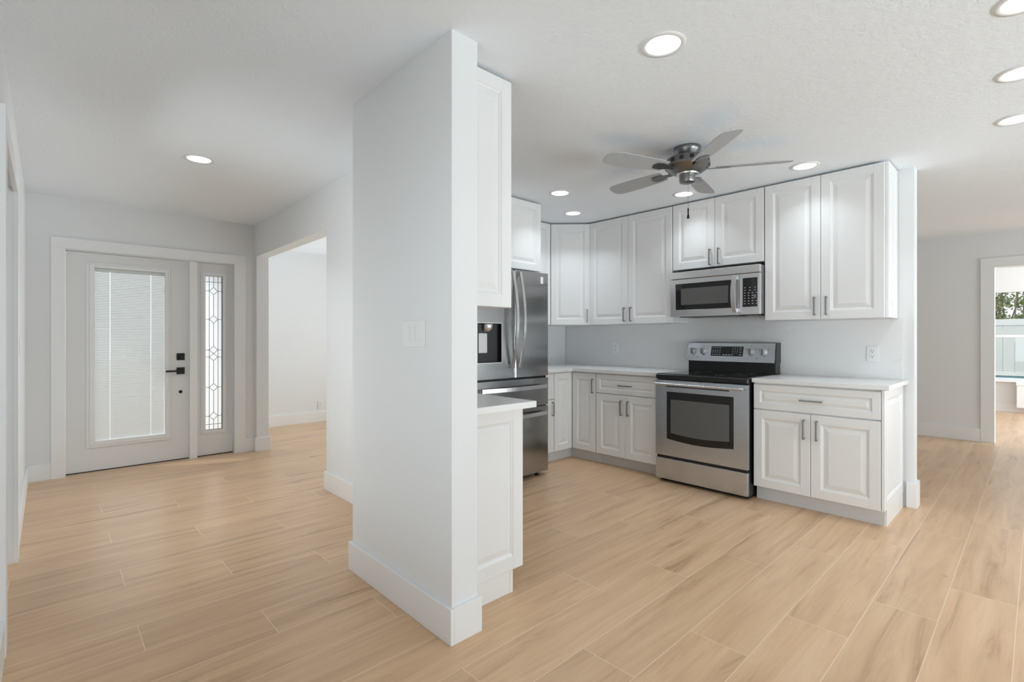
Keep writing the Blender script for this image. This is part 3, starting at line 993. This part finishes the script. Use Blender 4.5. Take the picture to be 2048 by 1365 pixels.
for kx in (.055, .152, .572, .672):
    z = 1.098
    bm = bmesh.new()
    lathe(bm, [(.033, .003), (.033, -.003), (.029, -.004), (.026, -.020), (.022, -.024)], (kx, py(z), z), 28, 'y')
    k_ = obj('control_knob', bm, 'paddle', t, True, True)
    bm = bmesh.new()
    box(bm, kx - .006, kx + .006, py(z) - .034, py(z) - .022, z - .026, z + .026, .002)
    obj('knob_grip', bm, 'grey', k_)
R_ = [(.10, .112, 1.040, 1.045), (.618, .63, 1.040, 1.045)]
for kx in (.055, .152, .572, .672):
    R_ += [(kx - .004, kx + .004, 1.146, 1.150), (kx - .041, kx - .035, 1.116, 1.121), (kx + .035, kx + .041, 1.116, 1.121)]
print_on_panel('dial_print', 'darkmark', cp, R_, -.0008, .0005)

# ------------------------------------------------------------------ microwave
MX0, MX1, MY = -2.277, -1.508, 4.10
t = thing('microwave', 'stainless steel over-the-range microwave with black keypad', 'microwave', (MX0, MY, 1.405))
W = MX1 - MX0
bx('case', (.004, W, .03, .386, .006, .396), 'grey', t, .003)
bx('vent_grille', (0, W, 0, .03, .333, .398), 'msteel', t, .006)
dx = .609
bm = bmesh.new()
gx0, gx1, gz0, gz1 = .048, .546, .060, .290
for q in ((0, gx0, 0, .330), (gx1, dx - .001, 0, .330), (gx0, gx1, 0, gz0), (gx0, gx1, gz1, .330)):
    box(bm, q[0], q[1], 0, .03, q[2], q[3])
md = obj('oven_door', bm, 'msteel', t)
mw = bx('door_window', (gx0, gx1, .003, .029, gz0, gz1), 'bglass', md)
bx('window_mesh', (gx0 + .050, gx1 - .030, .0022, .004, gz0 + .044, gz1 - .042), 'oglass', mw)
bx('window_bezel', [(gx0 - .005, gx1 + .005, -.002, .004, gz0 - .005, gz0), (gx0 - .005, gx1 + .005, -.002, .004, gz1, gz1 + .005), (gx0 - .005, gx0, -.002, .004, gz0, gz1), (gx1, gx1 + .005, -.002, .004, gz0, gz1)], 'hsteel', md, .001)
bow_handle(md, True, .577, .022, .318, .030, .034, 'door_handle')
cpn = bx('control_panel', (dx + .001, W, 0, .03, 0, .330), 'msteel', t, .003)
kp = bx('keypad', (dx + .026, dx + .140, -.003, .002, .062, .294), 'bglass', t, .002)
for r_ in range(7):
    z = .085 + r_ * .0215
    for k in range(3 if r_ > 4 else 4):
        xk = dx + .038 + k * (.030 if r_ < 5 else .040)
        if k == 3 and r_ in (2, 3): continue
        bx('key_print', (xk, xk + .010, -.0036, -.0028, z, z + .005), 'mark', kp)
bx('key_print', (dx + .112, dx + .130, -.0036, -.0028, .128, .160), 'grey', kp)
bx('keypad_bezel', [(dx + .021, dx + .145, -.002, .001, .057, .062), (dx + .021, dx + .145, -.002, .001, .294, .299), (dx + .021, dx + .026, -.002, .001, .062, .294), (dx + .140, dx + .145, -.002, .001, .062, .294)], 'hsteel', cpn)
bx('brand_badge', (dx + .020, dx + .032, -.001, .001, .020, .032), 'mark', cpn)
bx('underside_vent', [(.20, .56, .05, .30, -.004, .006), (.06, .18, .06, .30, -.004, .006), (.60, .72, .06, .30, -.004, .006)], 'black', t)

# ------------------------------------------------------------------ ceiling fan (at rest)
FC = (-1.552, 3.005)
t = thing('ceiling_fan', 'low-profile pewter ceiling fan with five grey blades and a pull chain', 'fan', (FC[0], FC[1], H))
bm = bmesh.new()
lathe(bm, [(.082, 0), (.084, -.012), (.080, -.028), (.070, -.040), (.066, -.050), (.060, -.058)])
obj('canopy', bm, 'pewter', t, True, True)
bm = bmesh.new()
lathe(bm, [(.060, -.056), (.105, -.064), (.126, -.072), (.134, -.082), (.136, -.110), (.140, -.118), (.139, -.126), (.130, -.132), (.122, -.142), (.112, -.146), (.104, -.154), (.094, -.156), (.086, -.164), (.070, -.166)], n=56)
mh = obj('motor_housing', bm, 'pewter', t, True, True)
for i in range(14):
    a = 2 * PI * i / 14
    c = Vector((math.cos(a), math.sin(a), 0)); s_ = Vector((-c.y, c.x, 0))
    bm = bmesh.new()
    vs = []
    for r, z in ((.1355, -.086), (.1365, -.108)):
        vs += [bm.verts.new(c * (r + .001) + s_ * .012 + Vector((0, 0, z))), bm.verts.new(c * (r + .001) - s_ * .012 + Vector((0, 0, z)))]
    bm.faces.new((vs[0], vs[1], vs[3], vs[2]))
    obj('vent_hole', bm, 'black', mh)
bm = bmesh.new()
lathe(bm, [(.066, -.164), (.070, -.170), (.068, -.178), (.058, -.180)], n=40)
obj('light_kit_ring', bm, 'hsteel', t, True, True)
bm = bmesh.new()
lathe(bm, [(.050, -.176), (.050, -.214), (.046, -.224), (.030, -.228), (.006, -.228)], n=40)
obj('switch_housing', bm, 'pewter', t, True, True)
bm = bmesh.new()
tube(bm, [(.012, -.012, -.224), (.012, -.012, -.395)], .0012, 6)
ch = obj('pull_chain', bm, 'pewter', t)
bm = bmesh.new()
lathe(bm, [(.002, 0), (.006, -.006), (.0045, -.014), (.0045, -.040), (.0085, -.062), (.0085, -.066)], (.012, -.012, -.392), 14)
obj('chain_fob', bm, 'mblack', ch, True, True)
for k in range(5):
    a = math.radians(32 + 72 * k)
    rot = Matrix.Rotation(a, 4, 'Z')
    pitch = Matrix.Rotation(math.radians(12), 4, 'X')
    bm = bmesh.new()
    pl = []
    for r, hw in ((.175, .050), (.24, .058), (.40, .066), (.52, .068), (.575, .062), (.602, .045), (.612, .020)):
        pl.append((r, hw))
    pl = pl + [(r, -h) for r, h in reversed(pl)]
    prism(bm, pl, -.003, .003)
    bmesh.ops.transform(bm, matrix=rot @ Matrix.Translation((0, 0, -.140)) @ pitch, verts=bm.verts)
    bl = obj('blade', bm, 'blade', t)
    bm = bmesh.new()
    prism(bm, [(.10, .016), (.15, .014), (.20, .034), (.25, .030), (.265, .0), (.25, -.030), (.20, -.034), (.15, -.014), (.10, -.016)], -.008, -.0035)
    bmesh.ops.transform(bm, matrix=rot @ Matrix.Translation((0, 0, -.140)) @ pitch, verts=bm.verts)
    obj('blade_iron', bm, 'pewter', bl)

# ------------------------------------------------------------------ recessed ceiling lights
LG = 'round recessed ceiling lights'
def can(x, y, label, watts):
    t = thing('recessed_light', label, 'ceiling light', (x, y, H), 0, LG)
    bm = bmesh.new()
    n = 44
    prof = [(.0925, -.0008), (.0915, -.004), (.074, -.006), (.070, -.003)]
    rings = [[bm.verts.new((r * math.cos(2 * PI * i / n), r * math.sin(2 * PI * i / n), z)) for i in range(n)] for r, z in prof]
    for a, b in zip(rings, rings[1:]):
        for i in range(n): bm.faces.new((a[i], a[(i + 1) % n], b[(i + 1) % n], b[i]))
    obj('trim_ring', bm, 'plastic', t, True)
    bm = bmesh.new()
    vs = [bm.verts.new((.0705 * math.cos(2 * PI * i / n), .0705 * math.sin(2 * PI * i / n), -.0035)) for i in range(n)]
    f = bm.faces.new(list(reversed(vs)))
    obj('lens', bm, 'lens', t)
    lamp = light('lamp_light', 'AREA', (0, 0, -.012), (0, 0, 0), watts, shape='DISK', size=.13, spread=math.radians(112), color=LAMP_COL[:3])
    lamp.parent = t
can(-1.076, 1.875, 'lit round recessed light nearest the camera, above the kitchen floor right of the stub wall', LAMP_W)
can(-2.764, 3.148, 'lit round recessed light just above the fridge front', LAMP_W * 1.6)
can(-3.122, 3.748, 'lit round recessed light in the kitchen corner by the diagonal cabinet', LAMP_W * 1.9)
can(-2.064, 3.937, 'lit round recessed light behind the fan pull chain, above the microwave cabinet', LAMP_W)
can(-1.141, 3.927, 'lit round recessed light above the tall cabinet right of the microwave', LAMP_W)
can(-3.930, .755, 'lit round recessed light in the entry hall ceiling', LAMP_W * 4.0)
can(-.055, 3.275, 'middle one of three lit recessed lights cut by the right picture edge', LAMP_W * 2)
can(-.085, 3.950, 'lowest of three lit recessed lights at the right picture edge, farthest back', LAMP_W * 2)
can(-.030, 2.590, 'topmost of three recessed lights at the right picture edge, cut by the top corner', LAMP_W * 2)

# ------------------------------------------------------------------ wall plates
def outlet(name, label, loc, rotz, w=.071, h=.117):
    t = thing(name, label, 'outlet', loc, rotz, 'white wall outlets')
    bx('cover_plate', (-w / 2, w / 2, -.006, 0, -h / 2, h / 2), 'plastic', t, .002)
    for zc in (.020, -.020):
        rc = bx('receptacle', (-.017, .017, -.0085, -.005, zc - .0165, zc + .0165), 'plastic', t, .0015)
        bx('slots', [(-.0085, -.006, -.0092, -.008, zc - .001, zc + .008), (.006, .0085, -.0092, -.008, zc - .001, zc + .008), (-.003, .003, -.0092, -.008, zc - .011, zc - .006)], 'slot', rc)
outlet('wall_outlet', 'white outlet on the splashback right of the range', (-.852, YB - .0205, 1.098), 0)
outlet('wall_outlet', 'white outlet on the splashback left of the range', (-3.142, YB - .0205, 1.110), 0)
outlet('wall_outlet', 'white outlet above the baseboard in the room through the hallway opening', (-7.1995, 2.91, .252), PI / 2)
outlet('wall_outlet', 'white outlet low on the far left wall', (-4.03, YL + .0005, .38), PI)
t = thing('light_switch', 'white triple rocker switch plate on the foreground stub wall', 'switch', (-1.870, 1.1695, 1.232))
bx('cover_plate', (-.088, .088, -.006, 0, -.058, .058), 'plastic', t, .002)
for xx in (-.046, 0, .046):
    r_ = bx('rocker', (xx - .0165, xx + .0165, -.009, -.005, -.0335, .0335), 'plastic', t, .0015)
t = thing('light_switch', 'white switch plate high on the far left wall near the entry', 'switch', (-4.62, YL + .0005, 1.16), PI)
bx('cover_plate', (-.035, .035, -.006, 0, -.058, .058), 'plastic', t, .002)
bx('rocker', (-.0165, .0165, -.009, -.005, -.0335, .0335), 'plastic', t, .0015)
